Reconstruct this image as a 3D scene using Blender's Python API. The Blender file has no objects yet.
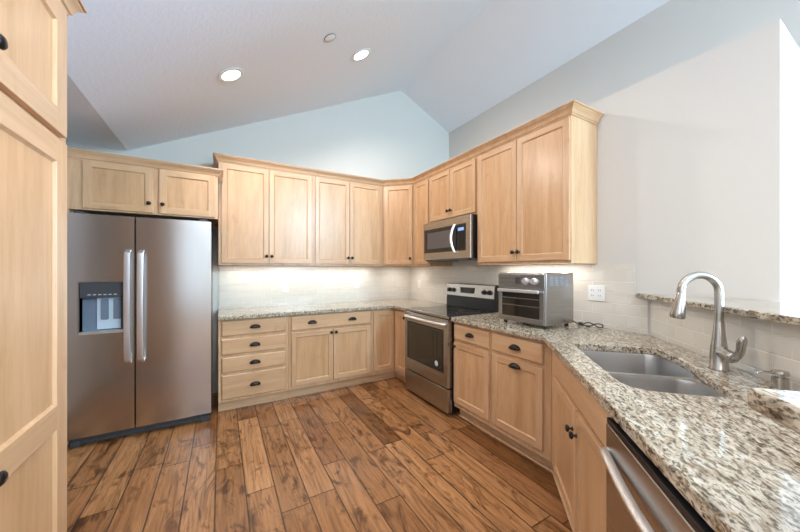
import bpy, bmesh, math, random
from mathutils import Vector, Matrix
random.seed(7)
C = bpy.context.scene.collection
sc = bpy.context.scene
R = math.radians
S2 = math.sqrt(2)
# ------------------------------------------------------------------ camera
cam = bpy.data.cameras.new('camera')
cam.sensor_width = 36; cam.lens = 310.7 / 800 * 36; cam.shift_y = 3.9 / 800
cam.clip_start = 0.02
co = bpy.data.objects.new('camera', cam); C.objects.link(co)
co.location = (-2.4533, -3.9417, 1.34)
co.rotation_euler = (R(90), 0, R(-29.96))
sc.camera = co
# ------------------------------------------------------------------ world, light, exposure
sc.view_settings.view_transform = 'Standard'
sc.view_settings.look = 'None'
sc.view_settings.gamma = 1
sc.view_settings.use_curve_mapping = False
sc.view_settings.exposure = 0.0
w = bpy.data.worlds.new('world'); sc.world = w; w.use_nodes = True
w.node_tree.nodes['Background'].inputs[0].default_value = (0.75, 0.86, 1.0, 1)
w.node_tree.nodes['Background'].inputs[1].default_value = 1.0

def area(name, loc, rot, sx, sy, power, col, spread=180):
    l = bpy.data.lights.new(name, 'AREA'); l.shape = 'RECTANGLE'; l.size = sx; l.size_y = sy
    l.energy = power; l.color = col; l.spread = R(spread)
    o = bpy.data.objects.new(name, l); C.objects.link(o); o.location = loc; o.rotation_euler = [R(a) for a in rot]
    return o
DAY = (0.62, 0.82, 1.0)
# daylight through the windows of the far (unseen) end of the room: pointing +y
area('daylight_sidelight', (-3.0, -7.93, 1.45), (90, 0, 0), .42, 1.9, 5, DAY)
area('daylight_window', (-0.15, -7.93, 1.55), (90, 0, 0), 1.6, 1.9, 95, DAY)
area('daylight_gable_fill', (0.30, -7.93, 3.05), (90, 0, 0), .7, 0.8, 260, (0.46, 0.80, 1.0))  # unseen window, added to put blue light on gable and ceiling
area('daylight_dining_window', (2.2, -7.93, 1.45), (90, 0, 0), 2.4, 2.1, 26, DAY)
area('daylight_side_fill', (4.13, -6.75, 1.45), (90, 0, 90), 1.9, 2.0, 580, (0.52, 0.70, 1.0))  # unseen window, added to bring blue light onto the left ceiling slope
# assumed ceiling lamps out of view, without fixtures, added to brighten the sink tile
for lx, ly, lp in ((-2.38, -3.1, 9), (-1.45, -2.9, 8), (-1.45, -4.7, 5)):
    area('unseen_kitchen_lamp', (lx, ly, 2.50 + 0.478 * (lx + 3.24) - .03), (0, 0, 0), .16, .16, lp, (1.0, .90, .78))
# unseen warm fill panels, added behind the camera and to the left
area('living_ceiling_fill', (-1.9, -5.6, 2.72), (0, 0, 0), 1.6, 1.6, 40, (1.0, 0.93, 0.84))
area('living_wall_fill', (-3.45, -5.9, 1.7), (90, 0, -90), 1.6, 1.6, 26, (1.0, 0.83, 0.66))

# ------------------------------------------------------------------ materials
M = {}
def newmat(name):
    m = bpy.data.materials.new(name); m.use_nodes = True
    nt = m.node_tree; b = nt.nodes['Principled BSDF']
    M[name] = m
    return m, nt, b
def N(nt, typ, **kw):
    n = nt.nodes.new(typ)
    for k, v in kw.items():
        if k in n.inputs.keys(): n.inputs[k].default_value = v
        else: setattr(n, k, v)
    return n
def ramp(nt, fac, stops, interp='LINEAR'):
    r = nt.nodes.new('ShaderNodeValToRGB'); r.color_ramp.interpolation = interp
    e = r.color_ramp.elements
    while len(e) < len(stops): e.new(0.5)
    for el, (p, c) in zip(e, stops):
        el.position = p; el.color = (c[0], c[1], c[2], 1) if not isinstance(c, float) else (c, c, c, 1)
    nt.links.new(fac, r.inputs[0]); return r.outputs[0]
def mixc(nt, fac, a, b, mode='MIX'):
    n = nt.nodes.new('ShaderNodeMix'); n.data_type = 'RGBA'; n.blend_type = mode
    for inp, v in ((n.inputs[0], fac), (n.inputs[6], a), (n.inputs[7], b)):
        if isinstance(v, (int, float)): inp.default_value = v
        elif isinstance(v, tuple): inp.default_value = (v[0], v[1], v[2], 1)
        else: nt.links.new(v, inp)
    return n.outputs[2]
def coords(nt, scale=(1, 1, 1), kind='Object', rand=True):
    t = nt.nodes.new('ShaderNodeTexCoord'); mp = nt.nodes.new('ShaderNodeMapping')
    mp.inputs['Scale'].default_value = scale
    src = t.outputs[kind]
    if rand:
        oi = nt.nodes.new('ShaderNodeObjectInfo')
        mul = N(nt, 'ShaderNodeMath', operation='MULTIPLY'); mul.inputs[1].default_value = 37.0
        nt.links.new(oi.outputs['Random'], mul.inputs[0])
        ad = N(nt, 'ShaderNodeVectorMath', operation='ADD')
        nt.links.new(src, ad.inputs[0]); nt.links.new(mul.outputs[0], ad.inputs[1]); src = ad.outputs[0]
    nt.links.new(src, mp.inputs['Vector']); return mp.outputs[0]
def noise(nt, vec, scale, detail=4, rough=0.5, dist=0.0):
    n = N(nt, 'ShaderNodeTexNoise'); n.inputs['Scale'].default_value = scale; n.inputs['Detail'].default_value = detail
    n.inputs['Roughness'].default_value = rough; n.inputs['Distortion'].default_value = dist
    nt.links.new(vec, n.inputs['Vector']); return n.outputs['Fac']
def bump(nt, b, h, strength, dist=0.01):
    n = nt.nodes.new('ShaderNodeBump'); n.inputs['Strength'].default_value = strength; n.inputs['Distance'].default_value = dist
    nt.links.new(h, n.inputs['Height']); nt.links.new(n.outputs[0], b.inputs['Normal'])

def simple(name, col, rough=0.5, metal=0.0, spec=0.5, coat=0.0):
    m, nt, b = newmat(name)
    b.inputs['Base Color'].default_value = (*col, 1); b.inputs['Roughness'].default_value = rough
    b.inputs['Metallic'].default_value = metal; b.inputs['Specular IOR Level'].default_value = spec
    b.inputs['Coat Weight'].default_value = coat
    return m
def maple(name, sc3, tint=(1, 1, 1)):
    m, nt, b = newmat(name)
    v = coords(nt, sc3)
    n1 = noise(nt, v, 1.0, 5, 0.55, 0.6)
    c1 = ramp(nt, n1, [(0.30, (0.51, 0.308, 0.163)), (0.5, (0.595, 0.367, 0.212)), (0.72, (0.645, 0.42, 0.248))])
    v2 = coords(nt, tuple(s * 3.2 for s in sc3))
    n2 = noise(nt, v2, 1.6, 3, 0.6, 0.3)
    c2 = ramp(nt, n2, [(0.35, (0.93, 0.90, 0.86)), (0.6, (1, 1, 1))])
    col = mixc(nt, 1.0, c1, c2, 'MULTIPLY')
    v3 = coords(nt, (3, 3, 3)); n3 = noise(nt, v3, 3.0, 2)
    kn = ramp(nt, n3, [(0.22, (0.80, 0.72, 0.62)), (0.34, (1, 1, 1))])
    col = mixc(nt, 0.6, col, kn, 'MULTIPLY')
    col = mixc(nt, 1.0, col, tint, 'MULTIPLY')
    oi = nt.nodes.new('ShaderNodeObjectInfo')
    vr = ramp(nt, oi.outputs['Random'], [(0.0, (0.95, 0.94, 0.92)), (1.0, (1.04, 1.03, 1.02))])
    col = mixc(nt, 1.0, col, vr, 'MULTIPLY')
    nt.links.new(col, b.inputs['Base Color'])
    b.inputs['Roughness'].default_value = 0.34; b.inputs['Coat Weight'].default_value = 0.15; b.inputs['Coat Roughness'].default_value = 0.25
    return m
maple('maple_vertical', (14, 14, 1.1)); maple('maple_horizontal', (1.1, 14, 14)); maple('maple_panel', (12, 12, 1.3), (0.97, 0.93, 0.86))

def floor_mat():
    m, nt, b = newmat('plank_floor')
    L = nt.links
    t = nt.nodes.new('ShaderNodeTexCoord'); sx = nt.nodes.new('ShaderNodeSeparateXYZ'); L.new(t.outputs['Object'], sx.inputs[0])
    W, LEN = 0.159, 1.05
    def mth(op, a, bb=None, c=None):
        n = nt.nodes.new('ShaderNodeMath'); n.operation = op
        for i, v in enumerate((a, bb, c)):
            if v is None: continue
            if isinstance(v, (int, float)): n.inputs[i].default_value = v
            else: L.new(v, n.inputs[i])
        return n.outputs[0]
    xs = mth('DIVIDE', mth('ADD', sx.outputs[0], 2.801), W); row = mth('FLOOR', xs); fx = mth('FRACT', xs)
    wn = nt.nodes.new('ShaderNodeTexWhiteNoise'); wn.noise_dimensions = '1D'; L.new(row, wn.inputs['W'])
    ys = mth('ADD', mth('DIVIDE', sx.outputs[1], LEN), mth('MULTIPLY', wn.outputs['Value'], 7.3)); col_i = mth('FLOOR', ys); fy = mth('FRACT', ys)
    cb = nt.nodes.new('ShaderNodeCombineXYZ'); L.new(row, cb.inputs[0]); L.new(col_i, cb.inputs[1])
    wn2 = nt.nodes.new('ShaderNodeTexWhiteNoise'); wn2.noise_dimensions = '2D'; L.new(cb.outputs[0], wn2.inputs['Vector'])
    rnd = wn2.outputs['Value']
    base = ramp(nt, rnd, [(0.0, (0.20, 0.083, 0.028)), (0.25, (0.31, 0.140, 0.052)), (0.55, (0.39, 0.186, 0.074)), (0.8, (0.49, 0.25, 0.110)), (1.0, (0.26, 0.108, 0.040))])
    # grain, offset per plank
    off = nt.nodes.new('ShaderNodeVectorMath'); off.operation = 'MULTIPLY_ADD'
    L.new(wn2.outputs['Color'], off.inputs[0]); off.inputs[1].default_value = (31, 17, 11); L.new(t.outputs['Object'], off.inputs[2])
    mp = nt.nodes.new('ShaderNodeMapping'); mp.inputs['Scale'].default_value = (34, 2.2, 1); L.new(off.outputs[0], mp.inputs[0])
    g = noise(nt, mp.outputs[0], 1.0, 6, 0.62, 1.6)
    gr = ramp(nt, g, [(0.30, (0.38, 0.32, 0.26)), (0.47, (0.86, 0.83, 0.79)), (0.66, (1.22, 1.21, 1.20))])
    col = mixc(nt, 1.0, base, gr, 'MULTIPLY')
    mp2 = nt.nodes.new('ShaderNodeMapping'); mp2.inputs['Scale'].default_value = (7, 2.6, 1); L.new(off.outputs[0], mp2.inputs[0])
    k = noise(nt, mp2.outputs[0], 1.0, 5, 0.65, 2.2)
    kr = ramp(nt, k, [(0.31, (0.14, 0.095, 0.065)), (0.38, (0.46, 0.39, 0.31)), (0.47, (1, 1, 1))])
    col = mixc(nt, 0.85, col, kr, 'MULTIPLY')
    # seams
    ex = mth('MINIMUM', fx, mth('SUBTRACT', 1.0, fx)); ey = mth('MULTIPLY', mth('MINIMUM', fy, mth('SUBTRACT', 1.0, fy)), LEN / W)
    e = mth('MINIMUM', ex, ey)
    er = ramp(nt, e, [(0.0, 0.22), (0.016, 0.30), (0.034, 1.0)])
    col = mixc(nt, 1.0, col, er, 'MULTIPLY')
    L.new(col, b.inputs['Base Color'])
    rr = ramp(nt, g, [(0.3, 0.31), (0.7, 0.27)]); L.new(rr, b.inputs['Roughness'])
    hh = mixc(nt, 0.25, er, gr)
    bump(nt, b, hh, 0.35, 0.004)
floor_mat()

def granite():
    m, nt, b = newmat('granite')
    v = coords(nt, (1, 1, 1), rand=False)
    rot = nt.nodes.new('ShaderNodeMapping'); rot.inputs['Rotation'].default_value = (0, 0, R(-45))
    nt.links.new(v, rot.inputs[0])
    stt = nt.nodes.new('ShaderNodeMapping'); stt.inputs['Scale'].default_value = (0.60, 1.45, 1.2)
    nt.links.new(rot.outputs[0], stt.inputs[0]); v = stt.outputs[0]
    n1 = noise(nt, v, 24, 5, 0.65, 0.7)
    c = ramp(nt, n1, [(0.30, (0.25, 0.185, 0.125)), (0.42, (0.43, 0.355, 0.265)), (0.54, (0.575, 0.505, 0.40)), (0.70, (0.69, 0.63, 0.53))])
    n2 = noise(nt, v, 62, 4, 0.62, 0.6)
    d = ramp(nt, n2, [(0.36, (0.10, 0.09, 0.085)), (0.43, (0.40, 0.355, 0.31)), (0.51, (1, 1, 1))])
    c = mixc(nt, 0.9, c, d, 'MULTIPLY')
    n3 = noise(nt, v, 150, 2, 0.5, 0.3)
    d3 = ramp(nt, n3, [(0.34, (0.07, 0.065, 0.06)), (0.41, (0.70, 0.67, 0.63)), (0.46, (1, 1, 1))])
    c = mixc(nt, 0.8, c, d3, 'MULTIPLY')
    n4 = noise(nt, v, 40, 2, 0.5, 0.3)
    d4 = ramp(nt, n4, [(0.62, (1, 1, 1)), (0.70, (0.66, 0.48, 0.30))])
    c = mixc(nt, 0.8, c, d4, 'MULTIPLY')
    nt.links.new(c, b.inputs['Base Color'])
    b.inputs['Roughness'].default_value = 0.09; b.inputs['Specular IOR Level'].default_value = 0.55
granite()

def tile():
    m, nt, b = newmat('subway_tile')
    t = nt.nodes.new('ShaderNodeTexCoord'); s = nt.nodes.new('ShaderNodeSeparateXYZ'); nt.links.new(t.outputs['Object'], s.inputs[0])
    cb = nt.nodes.new('ShaderNodeCombineXYZ'); nt.links.new(s.outputs[0], cb.inputs[0]); nt.links.new(s.outputs[2], cb.inputs[1])
    br = nt.nodes.new('ShaderNodeTexBrick'); br.offset = 0.5; br.squash = 1
    br.inputs['Color1'].default_value = (0.675, 0.625, 0.55, 1); br.inputs['Color2'].default_value = (0.715, 0.665, 0.59, 1)
    br.inputs['Mortar'].default_value = (0.83, 0.795, 0.725, 1)
    br.inputs['Scale'].default_value = 1; br.inputs['Mortar Size'].default_value = 0.0030; br.inputs['Mortar Smooth'].default_value = 0.35
    br.inputs['Brick Width'].default_value = 0.1545; br.inputs['Row Height'].default_value = 0.0785
    nt.links.new(cb.outputs[0], br.inputs['Vector']); nt.links.new(br.outputs['Color'], b.inputs['Base Color'])
    b.inputs['Roughness'].default_value = 0.14
    inv = N(nt, 'ShaderNodeMath', operation='SUBTRACT'); inv.inputs[0].default_value = 1; nt.links.new(br.outputs['Fac'], inv.inputs[1])
    bump(nt, b, inv.outputs[0], 0.8, 0.004)
tile()

def brushed(name, col, rough, sc3, amt=0.08):
    m, nt, b = newmat(name)
    v = coords(nt, sc3); n = noise(nt, v, 1.0, 3, 0.6)
    b.inputs['Base Color'].default_value = (*col, 1); b.inputs['Metallic'].default_value = 1
    r = ramp(nt, n, [(0.3, rough - amt), (0.7, rough + amt)]); nt.links.new(r, b.inputs['Roughness'])
brushed('stainless', (0.42, 0.41, 0.40), 0.27, (2, 2, 320), 0.004)
brushed('fridge_stainless', (0.58, 0.56, 0.54), 0.22, (260, 260, 2), 0.012)
brushed('bright_steel', (0.88, 0.89, 0.91), 0.34, (3, 3, 160), 0.04)
brushed('nickel', (0.48, 0.46, 0.43), 0.26, (120, 120, 4), 0.01)
brushed('sink_steel', (0.56, 0.55, 0.545), 0.30, (90, 90, 3), 0.025)
def wallmat(name, col, bs=0.12, scale=90):
    m, nt, b = newmat(name)
    b.inputs['Base Color'].default_value = (*col, 1); b.inputs['Roughness'].default_value = 0.75; b.inputs['Specular IOR Level'].default_value = 0.25
    v = coords(nt, (1, 1, 1), rand=False); n = noise(nt, v, scale, 3, 0.55)
    bump(nt, b, n, bs, 0.004)
wallmat('wall_paint', (0.625, 0.60, 0.565))
wallmat('ceiling_paint_daylight_tint', (0.81, 0.835, 0.885), 0.5, 42)  # blue daylight tint put into the ceiling's base colour
simple('black_bronze', (0.018, 0.014, 0.012), 0.32, 0.6)
simple('black_plastic', (0.008, 0.008, 0.009), 0.28, 0, 0.35)
simple('black_glass', (0.010, 0.010, 0.011), 0.04, 0, 0.6)
simple('dark_grey', (0.05, 0.05, 0.055), 0.45)
simple('blue_grey_plastic', (0.17, 0.21, 0.27), 0.35)
simple('pale_plastic', (0.55, 0.62, 0.70), 0.35)
simple('oven_glass', (0.022, 0.017, 0.013), 0.05, 0, 0.6)
simple('white_plastic', (0.82, 0.81, 0.79), 0.35)
simple('white_enamel', (0.80, 0.80, 0.80), 0.4)
simple('warm_dark_grey', (0.10, 0.09, 0.085), 0.6)  # dark tone of the microwave window mesh and grease filter
simple('rubber', (0.02, 0.02, 0.02), 0.6)
simple('pale_wood_trim', (0.72, 0.58, 0.43), 0.45)
def emis(name, col, st):
    m, nt, b = newmat(name); b.inputs['Base Color'].default_value = (*col, 1)
    b.inputs['Emission Color'].default_value = (*col, 1); b.inputs['Emission Strength'].default_value = st
emis('lamp_lens', (1.0, 0.96, 0.90), 6.0); emis('led_strip', (1.0, 0.96, 0.90), 2.0); emis('display_glow', (0.25, 0.45, 0.9), 0.25)

# ------------------------------------------------------------------ mesh helpers
class MB:
    def __init__(s): s.bm = bmesh.new()
    def quad(s, pts):
        return s.bm.faces.new([s.bm.verts.new(p) for p in pts])
    def box(s, x0, x1, y0, y1, z0, z1):
        v = [s.bm.verts.new((x, y, z)) for x in (x0, x1) for y in (y0, y1) for z in (z0, z1)]
        for f in ((0, 1, 3, 2), (4, 6, 7, 5), (0, 4, 5, 1), (2, 3, 7, 6), (0, 2, 6, 4), (1, 5, 7, 3)):
            s.bm.faces.new([v[i] for i in f])
        return s
    def prism(s, poly, z0, z1):
        n = len(poly)
        b = [s.bm.verts.new((x, y, z0)) for x, y in poly]; t = [s.bm.verts.new((x, y, z1)) for x, y in poly]
        s.bm.faces.new(b[::-1]); s.bm.faces.new(t)
        for i in range(n): s.bm.faces.new((b[i], b[(i + 1) % n], t[(i + 1) % n], t[i]))
        return s
    def loft(s, rings, close=True, cap=True):
        vs = [[s.bm.verts.new(p) for p in r] for r in rings]
        n = len(vs[0])
        for a, b in zip(vs, vs[1:]):
            for i in range(n if close else n - 1):
                s.bm.faces.new((a[i], a[(i + 1) % n], b[(i + 1) % n], b[i]))
        if cap and close:
            s.bm.faces.new(vs[0][::-1]); s.bm.faces.new(vs[-1])
        return s
    def lathe(s, prof, o=(0, 0, 0), axis='z', n=24, sx=1.0):
        # prof: (radius, height); axis gives the direction of height ('z' or '-y' or 'x')
        rings = []
        for r, h in prof:
            ring = []
            for i in range(n):
                a = 2 * math.pi * i / n; c, d = r * math.cos(a), r * math.sin(a)
                if axis == 'z': p = (c, d, h)
                elif axis == '-y': p = (c * sx, -h, d)
                elif axis == 'x': p = (h, c, d)
                ring.append((p[0] + o[0], p[1] + o[1], p[2] + o[2]))
            rings.append(ring)
        return s.loft(rings)
    def tube(s, pts, rad, n=12, flat=None):
        pts = [Vector(p) for p in pts]; rings = []; up = None
        for i, p in enumerate(pts):
            t = (pts[min(i + 1, len(pts) - 1)] - pts[max(i - 1, 0)]).normalized()
            if up is None:
                up = Vector((0, 0, 1)) if abs(t.z) < 0.9 else Vector((1, 0, 0))
            sd = t.cross(up).normalized(); up = sd.cross(t).normalized()
            r = rad[i] if isinstance(rad, (list, tuple)) else rad
            fl = flat if flat else 1.0
            rings.append([p + sd * (r * math.cos(2 * math.pi * k / n)) + up * (r * fl * math.sin(2 * math.pi * k / n)) for k in range(n)])
        return s.loft(rings)
    def sweep(s, path, prof):
        # path: list of (x, y) ; prof: list of (out, z), out measured to the RIGHT of travel
        path = [Vector(p) for p in path]; rings = []
        for i, p in enumerate(path):
            def nrm(a, b):
                d = (b - a).normalized(); return Vector((d.y, -d.x))
            if i == 0: m = nrm(path[0], path[1])
            elif i == len(path) - 1: m = nrm(path[-2], path[-1])
            else:
                n1, n2 = nrm(path[i - 1], p), nrm(p, path[i + 1]); m = (n1 + n2) / (1 + n1.dot(n2))
            rings.append([(p.x + m.x * o, p.y + m.y * o, z) for o, z in prof])
        return s.loft(rings)
    def xf(s, m):
        bmesh.ops.transform(s.bm, matrix=m, verts=s.bm.verts); return s
    def build(s, name, mat, parent=None, bevel=0.0, seg=2, smooth=True, ang=35):
        bmesh.ops.recalc_face_normals(s.bm, faces=s.bm.faces)
        me = bpy.data.meshes.new(name); s.bm.to_mesh(me); s.bm.free()
        me.materials.append(M[mat])
        if smooth:
            me.polygons.foreach_set('use_smooth', [True] * len(me.polygons)); me.set_sharp_from_angle(angle=R(ang))
        o = bpy.data.objects.new(name, me); C.objects.link(o)
        if parent: o.parent = parent
        if bevel:
            md = o.modifiers.new('bevel', 'BEVEL'); md.width = bevel; md.segments = seg; md.limit_method = 'ANGLE'; md.angle_limit = R(40); md.harden_normals = True
        return o
def tag(o, label, cat, group=None):
    o['label'] = label; o['category'] = cat
    if group: o['group'] = group
    return o
def thing(name, label, cat, loc=(0, 0, 0), rz=0, group=None):
    o = bpy.data.objects.new(name, None); C.objects.link(o); o.location = loc; o.rotation_euler = (0, 0, R(rz)); o.empty_display_size = 0.1
    return tag(o, label, cat, group)
def struct(o): o['kind'] = 'structure'; return o
def place(o, loc, rz=0): o.location = loc; o.rotation_euler = (0, 0, R(rz)); return o
def pq(p, q): return ((p - q) / S2, -(p + q) / S2)
def rrect(x0, x1, y0, y1, r, n=6):
    rs = r if isinstance(r, (list, tuple)) else [r] * 4
    out = []
    for (cx, cy, a0), rr in zip(((x0, y0, 180), (x1, y0, 270), (x1, y1, 0), (x0, y1, 90)), rs):
        ox = cx + rr if cx == x0 else cx - rr; oy = cy + rr if cy == y0 else cy - rr
        for i in range(n + 1):
            a = R(a0 + 90 * i / n); out.append((ox + rr * math.cos(a), oy + rr * math.sin(a)))
    return out
def plate_with_hole(outer, holes, z0, z1):
    cu = bpy.data.curves.new('tmp', 'CURVE'); cu.dimensions = '2D'; cu.fill_mode = 'BOTH'; cu.extrude = (z1 - z0) / 2
    for pts in [outer] + holes:
        sp = cu.splines.new('POLY'); sp.points.add(len(pts) - 1); sp.use_cyclic_u = True
        for pt, (x, y) in zip(sp.points, pts): pt.co = (x, y, 0, 1)
    ob = bpy.data.objects.new('tmp', cu); C.objects.link(ob)
    dg = bpy.context.evaluated_depsgraph_get()
    me = bpy.data.meshes.new_from_object(ob.evaluated_get(dg))
    mb = MB(); mb.bm.from_mesh(me); bpy.data.objects.remove(ob); bpy.data.curves.remove(cu); bpy.data.meshes.remove(me)
    bmesh.ops.remove_doubles(mb.bm, verts=mb.bm.verts, dist=1e-5)
    bmesh.ops.dissolve_limit(mb.bm, angle_limit=R(1), verts=mb.bm.verts, edges=mb.bm.edges)
    for v in mb.bm.verts: v.co.z += (z0 + z1) / 2
    return mb

# ================================================================== ROOM SHELL
YB = -8.0; XL = -3.72; XR = 4.2
def slope_l(x): return 2.50 + 0.478 * (x + 3.24)
XRG, ZRG = -0.157, slope_l(-0.157); XU, ZU = 0.729, 3.545
struct(MB().box(XL - .1, XR + .1, YB - .1, .1, -.1, 0).build('floor', 'plank_floor'))
def extr_y(poly, y0, y1):
    mb = MB(); mb.loft([[(x, y0, z) for x, z in poly], [(x, y1, z) for x, z in poly]]); return mb
t_ = 0.12
# gable wall (back)
struct(extr_y([(XL - .1, 0), (XU, 0), (XU, ZU), (XRG, ZRG), (-3.24, 2.50), (XL - .1, 2.50)], 0, .1).build('wall_back', 'wall_paint', smooth=False))
# vaulted ceiling, one mesh: flat strip, left slope, right slope
struct(extr_y([(XL - .1, 2.50), (-3.24, 2.50), (XRG, ZRG), (XU, ZU), (XU, ZU + t_), (XRG, ZRG + t_), (-3.24, 2.50 + t_), (XL - .1, 2.50 + t_)], YB, .1).build('ceiling', 'ceiling_paint_daylight_tint', smooth=False))
# thick partial-height wall behind the range, its top a plant ledge
struct(MB().box(0, XU - .001, -3.54, 0, 0, 2.613).build('wall_right', 'wall_paint', smooth=False))
# upper wall, set back
struct(MB().box(XU, XU + .1, YB, .1, 2.613, ZU + .05).build('wall_right_upper', 'wall_paint', smooth=False))
struct(MB().box(XU, XU + .1, -3.54, .1, 0, 2.613).build('wall_right_lower', 'wall_paint', smooth=False))
struct(MB().box(XU + .1, XR, YB, .1, 2.613, 2.70).build('ceiling_side', 'ceiling_paint_daylight_tint', smooth=False))
struct(MB().box(XL - .1, XL, YB, 0, 0, 2.50).build('wall_left', 'wall_paint', smooth=False))
struct(MB().box(XL, -3.535, YB, -2.32, 0, 2.4995).build('wall_left_lower', 'wall_paint', smooth=False))
struct(MB().box(XR, XR + .1, -5.75, .1, 0, 2.70).box(XR, XR + .1, YB, -7.75, 0, 2.70).box(XR, XR + .1, -7.75, -5.75, 0, .42).box(XR, XR + .1, -7.75, -5.75, 2.48, 2.70).build('wall_far_right', 'wall_paint', smooth=False))
struct(MB().box(XR, XR + .08, -7.75, -7.70, .42, 2.48).box(XR, XR + .08, -5.80, -5.75, .42, 2.48).box(XR, XR + .08, -7.70, -5.80, .42, .47).box(XR, XR + .08, -7.70, -5.80, 2.43, 2.48).box(XR, XR + .08, -6.775, -6.725, .47, 2.43).build('window_4', 'white_enamel'))  # frame of the unseen side window, added with its daylight
struct(MB().box(XU + .1, XR, 0, .1, 0, 2.613).build('wall_side', 'wall_paint', smooth=False))
# rear wall with three window openings
rear = MB()
ops = [(-3.25, -2.75, .45, 2.45), (-1.0, .70, .55, 2.55), (.95, 3.45, .35, 2.5)]
xs = [XL - .1] + [v for o in ops for v in o[:2]] + [XR + .1]
for a, b in zip(xs[::2], xs[1::2]): rear.box(a, b, YB - .1, YB, 0, 3.0)
for a, b, z0, z1 in ops: rear.box(a, b, YB - .1, YB, 0, z0).box(a, b, YB - .1, YB, z1, 3.0)
rear.box(XL - .1, -.1, YB - .1, YB, 3.0, 4.1).box(.68, XU + .1, YB - .1, YB, 3.0, 4.1).box(-.1, .68, YB - .1, YB, 3.6, 4.1)  # upper gap for the added gable daylight
struct(rear.build('wall_rear', 'wall_paint', smooth=False))
for i, (a, b, z0, z1) in enumerate(ops):
    f = MB(); wd = .05
    f.box(a, a + wd, YB - .08, YB, z0, z1).box(b - wd, b, YB - .08, YB, z0, z1).box(a, b, YB - .08, YB, z0, z0 + wd).box(a, b, YB - .08, YB, z1 - wd, z1)
    m_ = (a + b) / 2
    if b - a > 1: f.box(m_ - .025, m_ + .025, YB - .08, YB, z0, z1)
    struct(f.build('window_%d' % (i + 1), 'white_enamel'))
# half wall (pony wall) carrying the bar top; runs at 45 degrees, returns at its end
pw = MB()
pw.prism([pq(2.12, 2.125), pq(2.12, 4.04), pq(1.43, 4.04), pq(1.43, 4.16), pq(2.24, 4.16), pq(2.24, 2.245)], 0, 1.152)
struct(pw.build('wall_half', 'wall_paint', smooth=False))

# ---- tile backsplashes
def tiled(name, label, loc, rz, poly):
    o = MB().prism(poly, 0.0004, 0.006)
    o.xf(Matrix.Rotation(R(90), 4, 'X'))          # prism z -> -y, y -> z
    ob = o.build(name, 'subway_tile', smooth=False); place(ob, loc, rz); tag(ob, label, 'backsplash'); return ob
tiled('tile_backsplash', 'cream subway tile backsplash on the back wall under the long row of wall cabinets', (0, 0, 0), 0, [(-2.475, .90), (-.0065, .90), (-.0065, 1.384), (-2.475, 1.384)])
tiled('tile_backsplash', 'cream subway tile backsplash behind the range and toaster oven', (0, 0, 0), -90,
      [(0, .90), (2.98, .90), (2.98, 1.15), (2.905, 1.15), (2.905, 1.384), (0, 1.384)])
pp0 = pq(2.12, 0)
tiled('tile_backsplash', 'cream tile backsplash behind the sink below the granite bar ledge', (*pq(2.12, 0), 0), -135, [(2.123, .90), (4.034, .90), (4.034, 1.152), (2.123, 1.152)])

# ================================================================== COUNTERTOPS
ct = MB().prism([(-2.478, -.007), (-2.478, -.65), (-.65, -.65), (-.65, -.967), (-.007, -.967), (-.007, -.007)], .875, .914)
tag(ct.build('granite_countertop', 'granite', bevel=.006, seg=3, smooth=True), 'L-shaped speckled granite countertop on the back wall cabinets left of the range', 'countertop')
hole_qp = [(2.535, 1.57), (2.56, 1.556), (2.9, 1.552), (3.16, 1.556), (3.205, 1.575), (3.228, 1.61), (3.235, 1.66), (3.235, 1.80), (3.228, 1.845), (3.21, 1.872), (3.16, 1.886), (3.03, 1.916),
           (2.87, 1.948), (2.75, 1.962), (2.6, 1.966), (2.545, 1.958), (2.524, 1.935), (2.518, 1.88), (2.518, 1.62), (2.523, 1.59)]
hole = [pq(p, q) for q, p in hole_qp]
outer = [(-.007, -1.733), (-.65, -1.733), (-.65, -2.668), pq(1.448, 4.034), pq(2.113, 4.034), (-.007, -2.981)]
fh = lambda p, q, r: [(pq(p, q)[0] + r * math.cos(2 * math.pi * i / 16), pq(p, q)[1] + r * math.sin(2 * math.pi * i / 16)) for i in range(16)]
ct2 = plate_with_hole(outer, [hole], .875, .914)
tag(ct2.build('granite_countertop', 'granite', bevel=.006, seg=3, smooth=True), 'speckled granite countertop around the sink, from the range to the bar end', 'countertop')
bar = MB().prism([pq(2.055, 2.060), pq(2.053, 2.16), pq(2.053, 3.993), pq(1.395, 3.993), pq(1.395, 4.38), pq(2.46, 4.38), pq(2.46, 2.47)], 1.153, 1.183)
tag(bar.build('granite_bar_top', 'granite', bevel=.007, seg=3), 'raised granite bar top on the tiled half wall behind the sink', 'bar top')

# ================================================================== CABINET PARTS
def cup_pull(parent, x, z, m=None, y=-.02):
    """bin pull: half-dome hood open at the bottom, with a small lip along its edge"""
    mb = MB(); a, b, d = .050, .034, .027; n, k = 20, 8; rings = []
    for j in range(k + 1):
        v = (math.pi / 2) * j / k
        rings.append([(a * math.cos(math.pi * i / n) * math.cos(v) ** .55 if j < k else a * .0, y - d * math.sin(v), b * math.sin(math.pi * i / n) * math.cos(v) ** .8 if j < k else 0) for i in range(n + 1)])
    # hood: interpolate from the wall arc to the front lip
    rings = []
    for j in range(k + 1):
        v = j / k; h = math.sin(v * math.pi / 2)
        rings.append([(a * math.cos(math.pi * i / n) * (1 - .10 * v * v), y - d * h * (math.sin(math.pi * i / n) ** .5 if 0 < i < n else 0), b * math.sin(math.pi * i / n) * (1 - v) ** .6) for i in range(n + 1)])
    mb.loft(rings, close=False, cap=False)
    bmesh.ops.remove_doubles(mb.bm, verts=mb.bm.verts, dist=1e-5)
    bmesh.ops.translate(mb.bm, vec=(x, 0, z - .015), verts=mb.bm.verts)
    if m: mb.xf(m)
    ob = mb.build('cup_pull', 'black_bronze', parent, ang=60)
    sd = ob.modifiers.new('shell', 'SOLIDIFY'); sd.thickness = .003
    return ob
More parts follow.
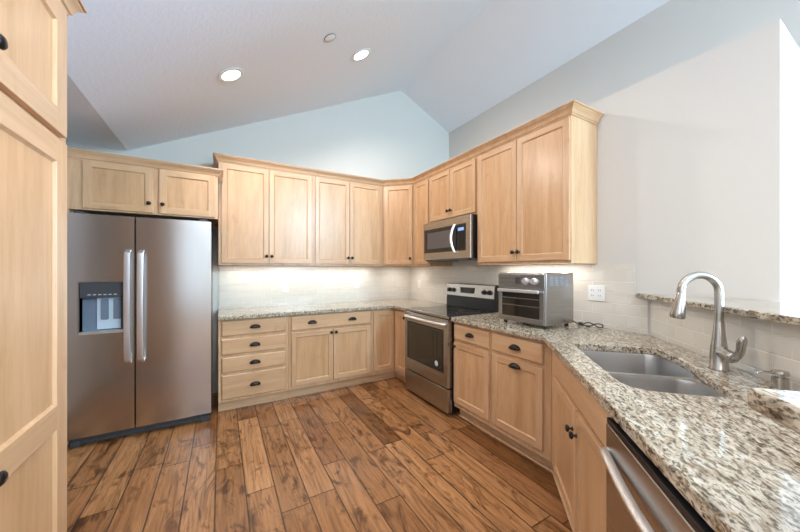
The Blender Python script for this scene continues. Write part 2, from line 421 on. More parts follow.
def knob(parent, x, z, m=None, y=-.02):
    mb = MB().lathe([(.0001, 0), (.009, 0), (.009, .003), (.005, .007), (.0048, .015), (.0135, .018), (.0165, .022), (.0165, .026), (.012, .0305), (.0001, .032)], (x, y, z), '-y', 20)
    if m: mb.xf(m)
    return mb.build('knob', 'black_bronze', parent, ang=60)
def door(parent, x0, x1, z0, z1, kn=None, pull=None, m=None, mid=None, st=.049):
    """recessed-panel door, front at y=-.02; kn=(x,z) knob; mid = (z0,z1) middle rail.
    The frame is one connected mesh; rails carry the horizontal grain (second material slot)."""
    mb = MB(); bm = mb.bm
    openings = [(z0 + st, z1 - st)] if not mid else [(z0 + st, mid[0]), (mid[1], z1 - st)]
    X = [x0, x0 + st, x1 - st, x1]; Z = [z0] + [v for op in openings for v in op] + [z1]
    g = {(i, j, k): bm.verts.new((x, y, z)) for i, x in enumerate(X) for j, z in enumerate(Z) for k, y in enumerate((-.02, 0))}
    def f(vs, rail=False):
        fc = bm.faces.new([g[v] for v in vs]); fc.material_index = 1 if rail else 0
    solid = lambda i, j: not (i == 1 and j % 2 == 1)
    nj = len(Z) - 1
    for i in range(3):
        for j in range(nj):
            if not solid(i, j): continue
            r = i == 1
            for k in (0, 1): f([(i, j, k), (i + 1, j, k), (i + 1, j + 1, k), (i, j + 1, k)], r)
            for di, dj, e in ((-1, 0, ((i, j), (i, j + 1))), (1, 0, ((i + 1, j), (i + 1, j + 1))), (0, -1, ((i, j), (i + 1, j))), (0, 1, ((i, j + 1), (i + 1, j + 1)))):
                a_, b_ = i + di, j + dj
                if 0 <= a_ < 3 and 0 <= b_ < nj and solid(a_, b_): continue
                f([(*e[0], 0), (*e[1], 0), (*e[1], 1), (*e[0], 1)], r)
    if m: mb.xf(m)
    o = mb.build('door', 'maple_vertical', parent, bevel=.0025); o.data.materials.append(M['maple_horizontal'])
    for a, b in openings:
        pan = MB(); ax0, ax1 = x0 + st, x1 - st
        rg = lambda i, y: [(ax0 + i, y, a + i), (ax1 - i, y, a + i), (ax1 - i, y, b - i), (ax0 + i, y, b - i)]
        pan.loft([rg(0, -.002), rg(0, -.0185), rg(.006, -.0125), rg(.0075, -.0115)])
        if m: pan.xf(m)
        pan.build('door_panel', 'maple_panel', o, smooth=False)
    if kn: knob(o, kn[0], kn[1], m)
    if pull: cup_pull(o, pull[0], pull[1], m)
    return o
def drawer(parent, x0, x1, z0, z1, pulls, m=None):
    mb = MB(); i = .007
    mb.loft([[(x0, 0, z0), (x1, 0, z0), (x1, 0, z1), (x0, 0, z1)], [(x0, -.013, z0), (x1, -.013, z0), (x1, -.013, z1), (x0, -.013, z1)],
             [(x0 + i, -.02, z0 + i), (x1 - i, -.02, z0 + i), (x1 - i, -.02, z1 - i), (x0 + i, -.02, z1 - i)]])
    if m: mb.xf(m)
    o = mb.build('drawer', 'maple_horizontal', parent, bevel=.003)
    for x, z in pulls: cup_pull(o, x, z, m)
    return o
ZT = .8745; TK = .10
def base_body(parent, w, depth=.60):
    MB().box(0, w, 0, depth, TK, ZT).build('cabinet_body', 'maple_vertical', parent, bevel=.003)
    MB().box(0, w, .065, .085, 0, TK).build('toe_kick', 'maple_horizontal', parent)
CR_P = lambda h, o: [(0, 0), (.004, 0), (.006, h * .12), (.012, h * .18), (.014, h * .34), (o * .55, h * .62), (o * .8, h * .76), (o * .82, h * .84), (o, h * .88), (o, h), (0, h)]

# ---- back wall base cabinets
YF = -.61
t = thing('drawer_base_cabinet', 'maple base cabinet with four drawers, standing next to the refrigerator', 'cabinet', (-2.475, YF, 0))
base_body(t, .62)
for z0, z1 in ((.72, .862), (.545, .692), (.378, .52), (.128, .354)): drawer(t, .027, .594, z0, z1, [(.31, (z0 + z1) / 2 + (.004 if z1 > .4 else .0))])
t = thing('base_cabinet', 'maple base cabinet with one wide two-pull drawer above a pair of doors', 'cabinet', (-1.854, YF, 0))
base_body(t, .934)
drawer(t, .027, .912, .714, .862, [(.24, .79), (.69, .79)])
door(t, .027, .465, .141, .692, kn=(.442, .662)); door(t, .471, .912, .141, .692, kn=(.494, .662))
# corner cabinet, L-shaped
t = thing('corner_base_cabinet', 'L-shaped maple corner base cabinet with two narrow doors meeting at the inside corner', 'cabinet', (0, 0, 0))
MB().prism([(-.919, -.008), (-.919, -.61), (-.61, -.61), (-.61, -.966), (-.008, -.966), (-.008, -.008)], TK, ZT).build('cabinet_body', 'maple_vertical', t)
MB().prism([(-.919, -.52), (-.919, -.545), (-.545, -.545), (-.545, -.966), (-.52, -.966), (-.52, -.52)], 0, TK).build('toe_kick', 'maple_horizontal', t)
door(t, -.897, -.634, .148, .846, m=Matrix.Translation((0, YF, 0)))
door(t, .656, .925, .148, .846, kn=(.903, .79), m=Matrix.Translation((-.61, 0, 0)) @ Matrix.Rotation(R(-90), 4, 'Z'))
# ---- right wall base cabinets (viewer's right = -y)
t = thing('base_cabinet', 'narrow maple base cabinet directly right of the range, drawer over one knobbed door', 'cabinet', (-.61, -1.7335, 0), -90)
base_body(t, .45); drawer(t, .016, .434, .716, .852, [(.225, .788)]); door(t, .016, .434, .150, .690, kn=(.040, .655))
t = thing('pull_out_base_cabinet', 'maple base cabinet under the toaster oven with cup pulls on both drawer and door', 'cabinet', (-.61, -2.1845, 0), -90)
base_body(t, .510, .595); drawer(t, .022, .458, .716, .852, [(.24, .788)]); door(t, .022, .458, .150, .690, pull=(.24, .655))
# shoe moulding along the toe kick
sh = MB().sweep([(-.545, -1.7335), (-.545, -2.669), pq(1.51, 3.37)], [(0, 0), (.012, 0), (.010, .007), (.004, .012), (0, .013)])
o = sh.build('trim_1', 'maple_horizontal'); struct(o)
# ---- diagonal sink base
rzD = -135
def dg(q): return (*pq(1.475, q), 0)
t = thing('sink_base_cabinet', 'maple sink base cabinet set at an angle, two doors under a false drawer front', 'cabinet', dg(2.34), rzD)
W_ = 3.378 - 2.34
b = MB().box(0, W_, 0, .02, TK, ZT).box(W_ - .018, W_, .02, .62, TK, ZT).box(.42, W_ - .018, .02, .62, TK, TK + .018)
b.build('cabinet_body', 'maple_vertical', t, bevel=.003)
MB().box(.04, W_, .035, .055, 0, TK).build('toe_kick', 'maple_horizontal', t)
drawer(t, .14, W_ - .018, .725, .858, [])
door(t, .14, .600, .141, .700, kn=(.572, .598)); door(t, .607, W_ - .018, .141, .700, kn=(.636, .598))
# end panel
t = thing('peninsula_end_panel', 'maple end panel between the dishwasher and the bar end', 'cabinet panel', dg(3.988), rzD)
MB().box(0, .044, 0, .63, 0, ZT).build('panel', 'maple_vertical', t)

# ---- upper cabinets
ZB, ZTOP = 1.385, 2.452
def recess(mb):
    bmesh.ops.recalc_face_normals(mb.bm, faces=mb.bm.faces)
    f = [f for f in mb.bm.faces if f.normal.z < -.9]
    bmesh.ops.inset_region(mb.bm, faces=f, thickness=.019, depth=0)
    for v in f[0].verts: v.co.z += .024
    return mb
def upper(name, label, loc, rz, w, doors, z0=ZB, z1=ZTOP, depth=.328, dz=(.026, .04), st=.049):
    t = thing(name, label, 'cabinet', (loc[0], loc[1], z0), rz)
    h = z1 - z0
    recess(MB().box(0, w, 0, depth, 0, h)).build('cabinet_body', 'maple_vertical', t, bevel=.002)
    for x0, x1, kx in doors: door(t, x0, x1, dz[0], h - dz[1], kn=(kx, dz[0] + .075) if kx is not None else None, st=st)
    return t
upper('wall_cabinet', 'two-door maple wall cabinet on the back wall beside the refrigerator', (-2.475, -.33), 0, .945, [(.027, .467, .443), (.472, .924, .496)])
upper('wall_cabinet', 'two-door maple wall cabinet on the back wall beside the corner cabinet', (-1.529, -.33), 0, .905, [(.020, .437, .414), (.442, .863, .465)])
# diagonal corner cabinet
t = thing('corner_wall_cabinet', 'single-door maple wall cabinet set diagonally across the room corner', 'cabinet', (0, 0, ZB))
recess(MB().prism([(-.622, -.008), (-.622, -.33), (-.33, -.622), (-.008, -.622), (-.008, -.008)], 0, ZTOP - ZB)).build('cabinet_body', 'maple_vertical', t, bevel=.002)
door(t, .022, .391, .026, ZTOP - ZB - .04, kn=(.366, .10), m=Matrix.Translation((-.622, -.33, 0)) @ Matrix.Rotation(R(-45), 4, 'Z'))
upper('wall_cabinet', 'narrow single-door maple wall cabinet between the corner cabinet and the microwave', (-.33, -.624), -90, .337, [(.030, .318, None)])
upper('wall_cabinet', 'short two-door maple wall cabinet directly above the microwave', (-.33, -.962), -90, .776, [(.010, .385, .362), (.390, .764, .413)], z0=1.872, dz=(.022, .04))
upper('wall_cabinet', 'large two-door maple wall cabinet above the toaster oven', (-.33, -1.739), -90, .919, [(.020, .465, .441), (.470, .914, .494)])
# crown moulding over those cabinets
cr = MB().sweep([(-2.476, -.004), (-2.476, -.3305), (-.6225, -.3305), (-.3305, -.6225), (-.3305, -2.659), (-.004, -2.659)], [(o, z + 2.425) for o, z in [(.001 + a, b) for a, b in CR_P(.072, .046)]])
tag(cr.build('crown_moulding', 'maple_horizontal', ang=25), 'stepped maple crown moulding along the top of the tall wall cabinets around the corner', 'moulding')
# cabinet over the fridge
t = upper('refrigerator_wall_cabinet', 'short deep two-door maple cabinet directly above the refrigerator', (-3.475, -.61), 0, .998, [(.092, .525, .500), (.566, .974, .592)], z0=1.808, z1=2.235, depth=.605, dz=(.014, .035), st=.052)
MB().sweep([(0, .6), (0, 0), (.998, 0), (.998, .235)], [(.001 + a, b + .388) for a, b in CR_P(.07, .042)]).build('crown', 'maple_horizontal', t, ang=25)
tag(MB().box(-3.500, -3.462, -.612, -.005, 0, 1.807).build('refrigerator_side_panel', 'maple_vertical', bevel=.003), 'tall narrow maple side panel between the refrigerator and the pantry cabinet', 'cabinet panel')
# ---- pantry
t = thing('pantry_cabinet', 'tall maple pantry cabinet reaching from floor past the top of the refrigerator, door over door', 'cabinet', (-2.93, -2.924, 0), 90)
PW = .53
MB().box(0, PW, 0, .60, TK, 2.262).build('cabinet_body', 'maple_vertical', t, bevel=.002)
MB().box(0, PW, .065, .085, 0, TK).build('toe_kick', 'maple_horizontal', t)
door(t, .022, .477, .13, 1.768, kn=(.046, .866), mid=(.825, .905), st=.078)
door(t, .022, .477, 1.790, 2.225, kn=(.046, 1.858), st=.078)
MB().sweep([(0, .58), (0, 0), (PW, 0), (PW, .58)], [(.001 + a, b + 2.245) for a, b in CR_P(.06, .042)]).build('crown', 'maple_horizontal', t, ang=25)

# ================================================================== REFRIGERATOR
t = thing('refrigerator', 'stainless side-by-side refrigerator with a water dispenser in the left door', 'refrigerator', (-3.442, -.72, 0))
FW = .914
MB().box(.004, FW - .004, .075, .70, .025, 1.75).build('case', 'dark_grey', t, bevel=.004)
def fdoor(x0, x1, hole=None):
    """convex-fronted door skin; optional rectangular hole (x0,x1,z0,z1)"""
    mb = MB(); z0, z1 = .075, 1.765
    xs_ = [x0 + (x1 - x0) * i / 16 for i in range(17)]; zs_ = [z0, z1]
    if hole:
        xs_ = sorted(set([x for x in xs_ if abs(x - hole[0]) > .008 and abs(x - hole[1]) > .008] + [hole[0], hole[1]])); zs_ = [z0, hole[2], hole[3], z1]
    def fy(x):
        u = (x - x0) / (x1 - x0); e = min(u, 1 - u) * (x1 - x0); y = -.003 * math.sin(math.pi * u)
        return y
    g = {}
    for i, x in enumerate(xs_):
        for j, z in enumerate(zs_): g[i, j] = mb.bm.verts.new((x, fy(x), z))
    for i in range(len(xs_) - 1):
        for j in range(len(zs_) - 1):
            if hole and xs_[i] >= hole[0] - 1e-6 and xs_[i + 1] <= hole[1] + 1e-6 and j == 1: continue
            mb.bm.faces.new((g[i, j], g[i + 1, j], g[i + 1, j + 1], g[i, j + 1]))
    ex = [e for e in mb.bm.edges if e.is_boundary]
    r = bmesh.ops.extrude_edge_only(mb.bm, edges=ex)
    for v in r['geom']:
        if isinstance(v, bmesh.types.BMVert): v.co.y = .068
    return mb.build('door', 'fridge_stainless', t, ang=45)
HX = (.068, .325, .857, 1.245)
dl = fdoor(0, .388, HX); dr = fdoor(.397, FW)
for dd, xh in ((dl, .352), (dr, .433)):
    hb = MB(); pts = [(xh, -.004, 1.50), (xh, -.045, 1.475)] + [(xh, -.052 - .012 * math.sin(math.pi * i / 12), 1.44 - (1.44 - .66) * i / 12) for i in range(13)] + [(xh, -.045, .625), (xh, -.004, .60)]
    rings = []
    for p in pts: rings.append([(p[0] + a, p[1] + b, p[2]) for a, b in ((-.019, .004), (-.018, -.005), (0, -.007), (.018, -.005), (.019, .004), (.014, .008), (-.014, .008))])
    hb.loft(rings); hb.build('handle', 'bright_steel', dd, ang=40)
# dispenser: recess, control band, paddles, tray
ds = MB(); x0, x1, z0, z1 = HX; dpt = .062
ds.quad([(x0, dpt, z0), (x1, dpt, z0), (x1, dpt, z1), (x0, dpt, z1)])
ds.quad([(x0, .0, z0), (x0, dpt, z0), (x0, dpt, z1), (x0, 0, z1)]); ds.quad([(x1, 0, z0), (x1, dpt, z0), (x1, dpt, z1), (x1, 0, z1)])
ds.quad([(x0, 0, z1), (x1, 0, z1), (x1, dpt, z1), (x0, dpt, z1)]); ds.quad([(x0, 0, z0), (x1, 0, z0), (x1, dpt, z0), (x0, dpt, z0)])
ds.build('dispenser_recess', 'blue_grey_plastic', dl, smooth=False)
cp = MB().box(x0 + .001, x1 - .001, .000, .06, 1.125, z1 - .001).build('dispenser_control_panel', 'dark_grey', dl, bevel=.002)
ic = MB()
for i in range(6): ic.box(x0 + .045 + i * .03, x0 + .063 + i * .03, -.0008, .0005, 1.147, 1.153)
ic.build('dispenser_icon_row', 'pale_plastic', dl)
MB().box(x0 + .085, x1 - .03, .048, .0615, z0 + .02, 1.124).build('dispenser_back_plate', 'pale_plastic', dl, bevel=.002)
for xa in (x0 + .11, x0 + .185):
    MB().prism(rrect(xa, xa + .045, 0, .16, .008), -.012, 0).xf(Matrix.Translation((0, .048, z0 + .095)) @ Matrix.Rotation(R(90), 4, 'X')).xf(Matrix.Translation((0, -.012, 0))).build('dispenser_paddle', 'blue_grey_plastic', dl, bevel=.002)
MB().box(x0 - .002, x1 + .002, -.010, .05, z0 - .008, z0 + .012).build('dispenser_tray', 'bright_steel', dl, bevel=.002)
fr = MB().box(x0 - .008, x0, -.008, .01, z0, z1 + .008).box(x1, x1 + .008, -.008, .01, z0, z1 + .008).box(x0, x1, -.008, .01, z1, z1 + .008)
fr.build('dispenser_frame', 'stainless', dl)
g = MB().box(.01, FW - .01, .035, .08, .012, .07)
for i in range(2): g.box(.02, FW - .02, .028, .036, .022 + .022 * i, .032 + .022 * i)
g.box(.01, .07, .02, .04, .005, .045).box(FW - .08, FW - .01, .015, .04, .005, .05)
g.build('base_grille', 'dark_grey', t)
for x in (.03, FW - .09): MB().box(x, x + .06, .02, .12, 1.751, 1.785).build('hinge_cover', 'dark_grey', t, bevel=.004)
for x in (.06, FW - .06): MB().lathe([(.02, 0), (.02, .03)], (x, .3, 0)).build('leveling_foot', 'rubber', t)

# ================================================================== RANGE
t = thing('range', 'stainless electric range with black glass cooktop between the base cabinets', 'range', (-.66, -.9715, 0), -90)
RW = .756
MB().box(.004, RW - .004, .035, .64, .03, .895).build('body', 'black_plastic', t, bevel=.003)
ck = MB().box(.0, RW, -.005, .57, .896, .913).build('cooktop', 'black_glass', t, bevel=.004)
MB().box(-.001, RW + .001, -.012, .002, .892, .915).build('cooktop_front_trim', 'stainless', t, bevel=.003)
for bx, by, br in ((.19, .15, .10), (.56, .15, .085), (.19, .42, .085), (.56, .42, .10)):
    br_ = MB()
    br_.loft([[(bx + (br + k) * math.cos(2 * math.pi * i / 40), by + (br + k) * math.sin(2 * math.pi * i / 40), .9133) for i in range(40)] for k in (0, .003)], cap=False)
    br_.build('burner_ring', 'dark_grey', ck, smooth=False)
od = MB().box(.003, RW - .003, -.022, .034, .262, .885).build('oven_door', 'stainless', t, bevel=.005)
MB().box(.072, RW - .072, -.0245, -.02, .40, .775).build('oven_window', 'oven_glass', od, bevel=.002)
MB().box(.060, RW - .060, -.0235, -.0215, .388, .787).build('window_frame', 'black_plastic', od)
MB().lathe([(.0001, 0), (.026, 0), (.026, .0006), (.0001, .0006)], (RW - .165, -.0246, .455), '-y', 24).build('round_sticker', 'pale_plastic', od)
hb = MB()
hb.tube([(.045, -.020, .838), (.047, -.042, .84), (.07, -.050, .84)] + [(.07 + (RW - .14) * i / 10, -.050 - .008 * math.sin(math.pi * i / 10), .84) for i in range(1, 10)] + [(RW - .07, -.050, .84), (RW - .047, -.042, .84), (RW - .045, -.020, .838)], .014, 12)
hb.build('handle', 'bright_steel', od, ang=60)
MB().box(.003, RW - .003, -.018, .034, .035, .25).build('storage_drawer', 'stainless', t, bevel=.005)
for x in (.05, RW - .05):
    for y in (.08, .58): MB().lathe([(.018, 0), (.018, .03)], (x, y, 0)).build('leveling_foot', 'rubber', t)
bg = MB(); prof = [(.565, .914), (.64, .914), (.645, 1.185), (.60, 1.185), (.585, 1.172), (.572, 1.03)]
bg.loft([[(x, y, z) for y, z in prof] for x in (0, RW)])
bg = bg.build('back_panel', 'black_plastic', t, bevel=.002)
cpn = MB(); prof = [(.565, 1.045), (.59, 1.045), (.60, 1.183), (.594, 1.186), (.577, 1.178)]
cpn.loft([[(x, y - .003, z) for y, z in prof] for x in (.004, RW - .004)])
cpn = cpn.build('control_panel', 'stainless', bg, bevel=.002)
tl = Matrix.Translation((0, .567, 1.11)) @ Matrix.Rotation(R(5), 4, 'X')
MB().box(.255, .475, -.004, .004, -.036, .036).xf(tl).build('display', 'black_glass', bg)
for x in (.06, .135, RW - .135, RW - .06):
    MB().lathe([(.026, -.004), (.026, .004), (.021, .006), (.019, .024), (.0001, .025)], (x, 0, -.003), '-y', 24).xf(tl).build('control_knob', 'black_plastic', bg, ang=40)

# ================================================================== MICROWAVE
t = thing('microwave', 'stainless over-the-range microwave mounted under the short wall cabinet', 'microwave', (-.388, -.961, 1.447), -90)
MW, MH = .780, .422
MB().box(0, MW, 0, .375, 0, MH).build('case', 'black_plastic', t, bevel=.003)
md_ = MB().box(0, MW, -.034, -.001, .004, MH - .001).build('door', 'stainless', t, bevel=.008)
MB().box(.022, MW - .062, -.0375, -.033, .082, MH - .078).build('window', 'black_glass', md_, bevel=.002)
MB().box(.085, .50, -.0382, -.037, .125, MH - .118).build('window_mesh', 'warm_dark_grey', md_)
MB().box(.595, MW - .072, -.0384, -.037, .10, MH - .095).build('keypad', 'black_plastic', md_)
MB().box(.61, MW - .085, -.0392, -.038, MH - .145, MH - .115).build('display', 'display_glow', md_)
hb = MB(); n = 14
pts = [(.568 - .0 * i, -.044 - .034 * math.sin(math.pi * i / n) ** .8, .070 + (MH - .145) * i / n) for i in range(n + 1)]
rings = [[(p[0] + a - .02 * math.sin(math.pi * i / n), p[1] + b, p[2]) for a, b in ((-.013, 0), (-.010, -.010), (.010, -.010), (.013, 0), (.010, .006), (-.010, .006))] for i, p in enumerate(pts)]
hb.loft(rings); hb.build('handle', 'bright_steel', md_, ang=40)
MB().box(.10, .34, .02, .20, -.012, 0).build('grease_filter', 'warm_dark_grey', t)
MB().box(.04, MW - .04, -.030, .02, -.010, .003).build('vent_grille', 'dark_grey', t)

# ================================================================== TOASTER OVEN
t = thing('toaster_oven', 'stainless countertop toaster oven beside the range with a black cord behind it', 'toaster oven', (-.46, -2.122, .9142), -90)
TW, TD, TH = .432, .335, .405
b0 = .022
MB().box(0, TW, 0, TD, b0, TH).build('case', 'stainless', t, bevel=.010, seg=3)
for x in (.035, TW - .035):
    for y in (.04, TD - .04): MB().lathe([(.014, 0), (.016, b0 + .004)], (x, y, 0)).build('foot', 'rubber', t)
cpn = MB().box(.004, TW - .004, -.012, .006, TH - .118, TH - .012).build('control_panel', 'stainless', t, bevel=.004)
for i in range(5):
    for zz in (.05, .082): MB().box(.03 + i * .028, .046 + i * .028, -.0128, -.0118, TH - zz, TH - zz + .006).build('printed_mark', 'dark_grey', cpn)
MB().box(.175, .225, -.0128, -.0118, TH - .085, TH - .035).build('function_display', 'dark_grey', cpn)
for x in (.272, .345, ):
    MB().lathe([(.026, 0), (.026, .004), (.021, .006), (.019, .026), (.0001, .027)], (x, -.012, TH - .064), '-y', 24).build('control_knob', 'bright_steel', cpn, ang=40)
tdo = MB().box(.008, TW - .008, -.014, .004, .032, .066).box(.008, .045, -.014, .004, .066, TH - .155).box(TW - .045, TW - .008, -.014, .004, .066, TH - .155).box(.008, TW - .008, -.014, .004, TH - .155, TH - .125)
tdo = tdo.build('door', 'stainless', t, bevel=.003)
MB().box(.044, TW - .044, -.010, -.004, .065, TH - .154).build('door_glass', 'oven_glass', tdo)
rk = MB()
for z in (.150, .205): rk.box(.05, TW - .05, -.0115, -.0095, z, z + .006)
rk.build('rack', 'stainless', tdo)
hd = MB().box(.03, TW - .03, -.052, -.036, TH - .150, TH - .128).box(.05, .07, -.04, -.012, TH - .145, TH - .133).box(TW - .07, TW - .05, -.04, -.012, TH - .145, TH - .133)
hd.build('handle', 'bright_steel', tdo, bevel=.004)
vt = MB()
for i in range(4):
    for j in range(6): vt.box(TW - .0005, TW + .0012, .035 + i * .062, .035 + i * .062 + .044, TH - .095 + j * .012, TH - .095 + j * .012 + .006)
vt.build('side_vent', 'blue_grey_plastic', t)
cd = MB()
def cr_spline(P, n=8):
    P = [Vector(p) for p in P]; P = [P[0]] + P + [P[-1]]; out = []
    for i in range(1, len(P) - 2):
        for k in range(n):
            u = k / n; a, b, c, d = P[i - 1:i + 3]
            out.append(.5 * ((2 * b) + (c - a) * u + (2 * a - 5 * b + 4 * c - d) * u * u + (3 * b - a - 3 * c + d) * u ** 3))
    return out + [P[-2]]
# local: x along -y world, y into wall
cord = cr_spline([(.40, .330, .05), (.42, .355, .03), (.45, .372, .012), (.49, .385, .007), (.525, .395, .010), (.56, .405, .028), (.592, .412, .026), (.600, .410, .010), (.575, .400, .007), (.540, .398, .022), (.505, .402, .030), (.475, .405, .020), (.47, .395, .008), (.50, .375, .006), (.53, .36, .006)])
cd.tube(cord, .0042, 8).build('power_cord', 'rubber', t, ang=60)
MB().box(.425, .452, .398, .423, .001, .022).build('cord_plug', 'rubber', t, bevel=.003)

# ================================================================== SINK, FAUCET, SOAP DISPENSER
# local frame: x = q, y = p
t = thing('kitchen_sink', 'double-bowl stainless undermount sink set in the angled granite counter', 'sink', (*pq(0, 0), 0), rzD)
def inset_poly(poly, d):
    n = len(poly); c = Vector((sum(p[0] for p in poly) / n, sum(p[1] for p in poly) / n)); out = []
    for p in poly:
        v = Vector(p) - c; out.append(tuple(c + v * (1 - d / max(v.length, .05))))
    return out
def bowl(poly, depth, dr):
    mb = MB(); zt = .8715; rings = []
    ins = [(-.001, zt), (.002, zt - .01), (.010, zt - depth * .55), (.018, zt - depth * .86), (.032, zt - depth * .96), (.06, zt - depth)]
    for d, z in ins: rings.append([(x, y, z) for x, y in inset_poly(poly, d)])
    vs = [[mb.bm.verts.new(p) for p in r] for r in rings]; n = len(poly)
    for a, b in zip(vs, vs[1:]):
        for i in range(n): mb.bm.faces.new((a[i], a[(i + 1) % n], b[(i + 1) % n], b[i]))
    mb.bm.faces.new(vs[-1])
    o = mb.build('bowl', 'sink_steel', t, ang=60)
    MB().lathe([(.0001, 0), (.034, 0), (.042, .002), (.043, .004), (.040, .004), (.030, .001), (.0001, .001)], (dr[0], dr[1], zt - depth), 'z', 24).build('drain', 'bright_steel', o)
    return o
def smooth_poly(P, n=4):
    N_ = len(P); out = []
    for i in range(N_):
        a, b, c, d = [Vector(P[(i + k - 1) % N_]) for k in range(4)]
        for k in range(n):
            u = k / n; out.append(tuple(.5 * ((2 * b) + (c - a) * u + (2 * a - 5 * b + 4 * c - d) * u * u + (3 * b - a - 3 * c + d) * u ** 3)))
    return out
A_ = rrect(2.505, 2.900, 1.545, 1.972, [.05, .07, .10, .06])
B_ = rrect(2.925, 3.245, 1.545, 1.925, [.07, .08, .10, .08])
bowl(A_, .20, (2.70, 1.78)); bowl(B_, .18, (3.09, 1.74))
plate_with_hole(rrect(2.47, 3.28, 1.51, 2.0, .03), [inset_poly(A_, -.001), inset_poly(B_, -.001)], .8715, .8745).build('rim', 'sink_steel', t)

t = thing('kitchen_faucet', 'brushed nickel gooseneck pull-down faucet behind the sink', 'faucet', (*pq(2.028, 2.880), .9142), rzD)
MB().lathe([(.0001, 0), (.033, 0), (.0335, .005), (.030, .010), (.0295, .06), (.028, .085), (.024, .12), (.0195, .165), (.0165, .205), (.0001, .206)], (0, 0, 0), 'z', 32).build('body', 'nickel', t, ang=50)
pts = [(0, 0, .20), (0, 0, .26), (0, 0, .328)]; Rr = .068
for i in range(1, 21):
    a = math.pi * i / 20 * 1.03; pts.append((.0, -Rr + Rr * math.cos(a), 0.331 + Rr * 1.06 * math.sin(a)))
MB().tube(pts, .0152, 16).build('spout', 'nickel', t, ang=60)
e = Vector(pts[-1]); dirn = (Vector(pts[-1]) - Vector(pts[-3])).normalized(); dirn = Vector((0, -.13, -1)).normalized()
L_ = [e - dirn * .004, e + dirn * .002, e + dirn * .004, e + dirn * .04, e + dirn * .085, e + dirn * .108, e + dirn * .112]
MB().tube(L_, [.0148, .0158, .0165, .0195, .0255, .0275, .024], 24).build('spray_head', 'nickel', t, ang=50)
MB().tube([e + dirn * .110, e + dirn * .1128], .0215, 20).build('spray_nozzle', 'black_plastic', t)
h = MB().tube([(.015, 0, .078), (.045, 0, .074), (.075, 0, .070), (.085, 0, .070)], [.024, .0225, .0235, .018], 16)
h.build('handle_hub', 'nickel', t, ang=50)
lv = MB().tube(cr_spline([(.072, 0, .070), (.092, .004, .078), (.106, .006, .105), (.113, .006, .140), (.124, .006, .166)], 5), [.016, .0162, .0163, .016, .0158, .0155, .0152, .015, .0150, .0150, .0150, .0152, .0155, .016, .0165, .0165, .016, .014, .011, .007, .003], 14, flat=.8)
lv.build('handle', 'nickel', t, ang=60)

t = thing('soap_dispenser', 'short brushed nickel soap dispenser on the counter near the bar end', 'soap dispenser', (*pq(2.07, 3.106), .9142), rzD)
MB().lathe([(.0001, 0), (.025, 0), (.025, .004), (.021, .007), (.021, .045), (.0001, .046)], (0, 0, 0), 'z', 24).build('base', 'nickel', t, ang=40)
MB().lathe([(.0001, .046), (.012, .046), (.012, .052), (.022, .053), (.023, .058), (.020, .067), (.0001, .069)], (0, 0, 0), 'z', 24).tube([(0, -.005, .057), (0, -.035, .060), (0, -.062, .058), (0, -.066, .052)], [.0045, .004, .0035, .003], 10).build('pump_head', 'nickel', t, ang=40)

# ================================================================== DISHWASHER
t = thing('dishwasher', 'stainless dishwasher with a bowed bar handle under the angled granite counter', 'dishwasher', (*pq(1.475, 3.381), 0), rzD)
DW = .603
MB().box(.006, DW - .006, .0, .58, .11, .868).build('tub', 'dark_grey', t)
dd = MB().box(.003, DW - .003, -.042, -.002, .115, .850).build('door', 'stainless', t, bevel=.004)
MB().box(.003, DW - .003, -.040, -.002, .8505, .868).build('control_strip', 'black_plastic', t, bevel=.002)
pts = [(.022, -.040, .768), (.024, -.050, .768)] + [(.04 + (DW - .08) * i / 14, -.056 - .012 * math.sin(math.pi * i / 14), .768 - .014 * math.sin(math.pi * i / 14)) for i in range(15)] + [(DW - .024, -.050, .768), (DW - .022, -.040, .768)]
MB().tube(pts, .014, 14, flat=.8).build('handle', 'bright_steel', dd, ang=60)
MB().box(.01, DW - .01, .02, .04, 0, .108).build('toe_panel', 'black_plastic', t)

# ================================================================== OUTLETS
def outlet(label, loc, rz, gangs=1):
    t = thing('wall_outlet', label, 'outlet', loc, rz)
    w = .072 if gangs == 1 else .120
    MB().box(-w / 2, w / 2, -.006, 0, -.058, .058).build('cover_plate', 'white_plastic', t, bevel=.003)
    for g in range(gangs):
        cx = 0 if gangs == 1 else (-.026 + .052 * g)
        for s in (-1, 1):
            r = MB().prism(rrect(cx - .016, cx + .016, -.014, .014, .008), 0, .0022).xf(Matrix.Translation((0, -.006, s * .0205)) @ Matrix.Rotation(R(90), 4, 'X')).build('receptacle', 'white_enamel', t)
            sl = MB().box(cx - .008, cx - .005, -.0088, -.0080, s * .0205 - .003, s * .0205 + .007).box(cx + .005, cx + .008, -.0088, -.0080, s * .0205 - .003, s * .0205 + .007)
            sl.build('slot', 'dark_grey', r)
outlet('white wall outlet on the back tile, above the four-drawer cabinet', (-1.778, -.0065, 1.127), 0)
outlet('white wall outlet on the back tile, nearer the corner above the doors', (-.862, -.0065, 1.149), 0)
outlet('white wall outlet on the tile near the corner, between the corner and the range', (-.0065, -.255, 1.14), -90)
outlet('wide white double outlet plate on the tile right of the toaster oven', (-.0065, -2.655, 1.166), -90, 2)

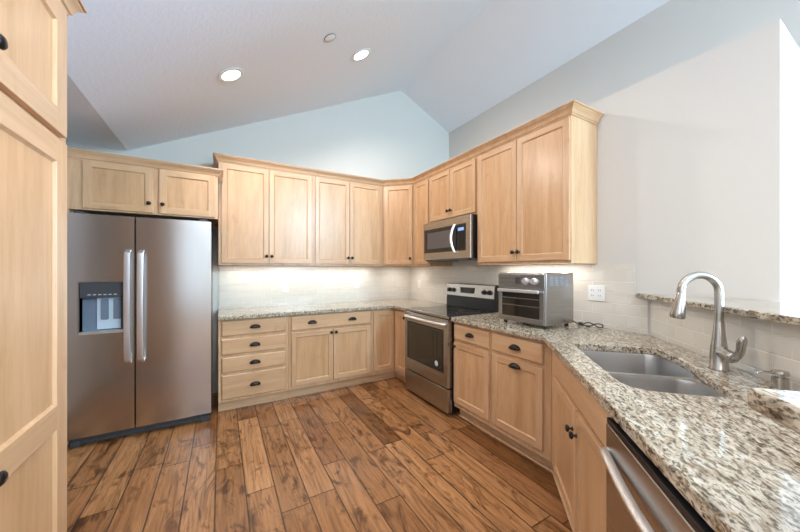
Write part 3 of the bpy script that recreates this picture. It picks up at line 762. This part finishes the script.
# ================================================================== CEILING FIXTURES
ang = -math.atan(.478)
def on_slope(t, x, y):
    t.location = (x, y, slope_l(x) - .0005); t.rotation_euler = (0, ang, 0)
for lab, x, y, pw_ in (('round recessed ceiling light above the refrigerator side, nearer the flat ceiling', -2.383, -1.101, 18), ('round recessed ceiling light nearer the ridge, beside the small round sensor', -1.269, -1.124, 18)):
    t = thing('recessed_ceiling_light', lab, 'ceiling light', group=None); on_slope(t, x, y)
    MB().lathe([(.086, -.002), (.100, -.001), (.102, -.006), (.096, -.009), (.087, -.007)], n=40).build('trim_ring', 'white_enamel', t, ang=50)
    MB().lathe([(.0001, -.003), (.086, -.003), (.086, -.0065), (.0001, -.010)], n=40).build('lens', 'lamp_lens', t, ang=50)
    l = bpy.data.lights.new('lamp', 'SPOT'); l.energy = pw_ * 3.9; l.color = (1.0, .94, .86); l.spot_size = R(150); l.spot_blend = .6; l.shadow_soft_size = .06
    lo = bpy.data.objects.new('lamp', l); C.objects.link(lo); lo.parent = t; lo.location = (0, 0, -.03)
t = thing('ceiling_sensor', 'small flat round sensor plate on the sloped ceiling beside the recessed light', 'ceiling sensor'); on_slope(t, -1.678, -1.446)
MB().lathe([(.0001, 0), (.046, 0), (.048, -.004), (.040, -.008), (.0001, -.009)], n=32).build('cover', 'white_enamel', t, ang=50)
MB().lathe([(.046, -.001), (.052, -.001), (.052, -.004), (.046, -.004)], n=32).build('rim', 'dark_grey', t, ang=50)

# ================================================================== UNDER-CABINET LIGHTS
def ucl(label, x, y, L, rz, pw_):
    t = thing('under_cabinet_light', label, 'under-cabinet light', (x, y, ZB + .0235), rz, 'under-cabinet light bars')
    MB().box(-L / 2, L / 2, -.02, .02, -.016, 0).build('housing', 'white_enamel', t, bevel=.003)
    MB().box(-L / 2 + .01, L / 2 - .01, -.014, .014, -.0185, -.0162).build('diffuser', 'led_strip', t)
    l = bpy.data.lights.new('led', 'AREA'); l.shape = 'RECTANGLE'; l.size = L; l.size_y = .03; l.energy = pw_; l.color = (1.0, .965, .91)
    lo = bpy.data.objects.new('led', l); C.objects.link(lo); lo.parent = t; lo.location = (0, 0, -.020)
ucl('slim light bar under the two-door wall cabinet beside the refrigerator', -2.0, -.15, .86, 0, 2.3)
ucl('slim light bar under the two-door wall cabinet beside the corner cabinet', -1.08, -.15, .82, 0, 2.3)
ucl('slim light bar under the diagonal corner wall cabinet', -.27, -.27, .25, -45, 1.5)
ucl('slim light bar under the large wall cabinet above the toaster oven', -.12, -2.2, .75, -90, 2.6)
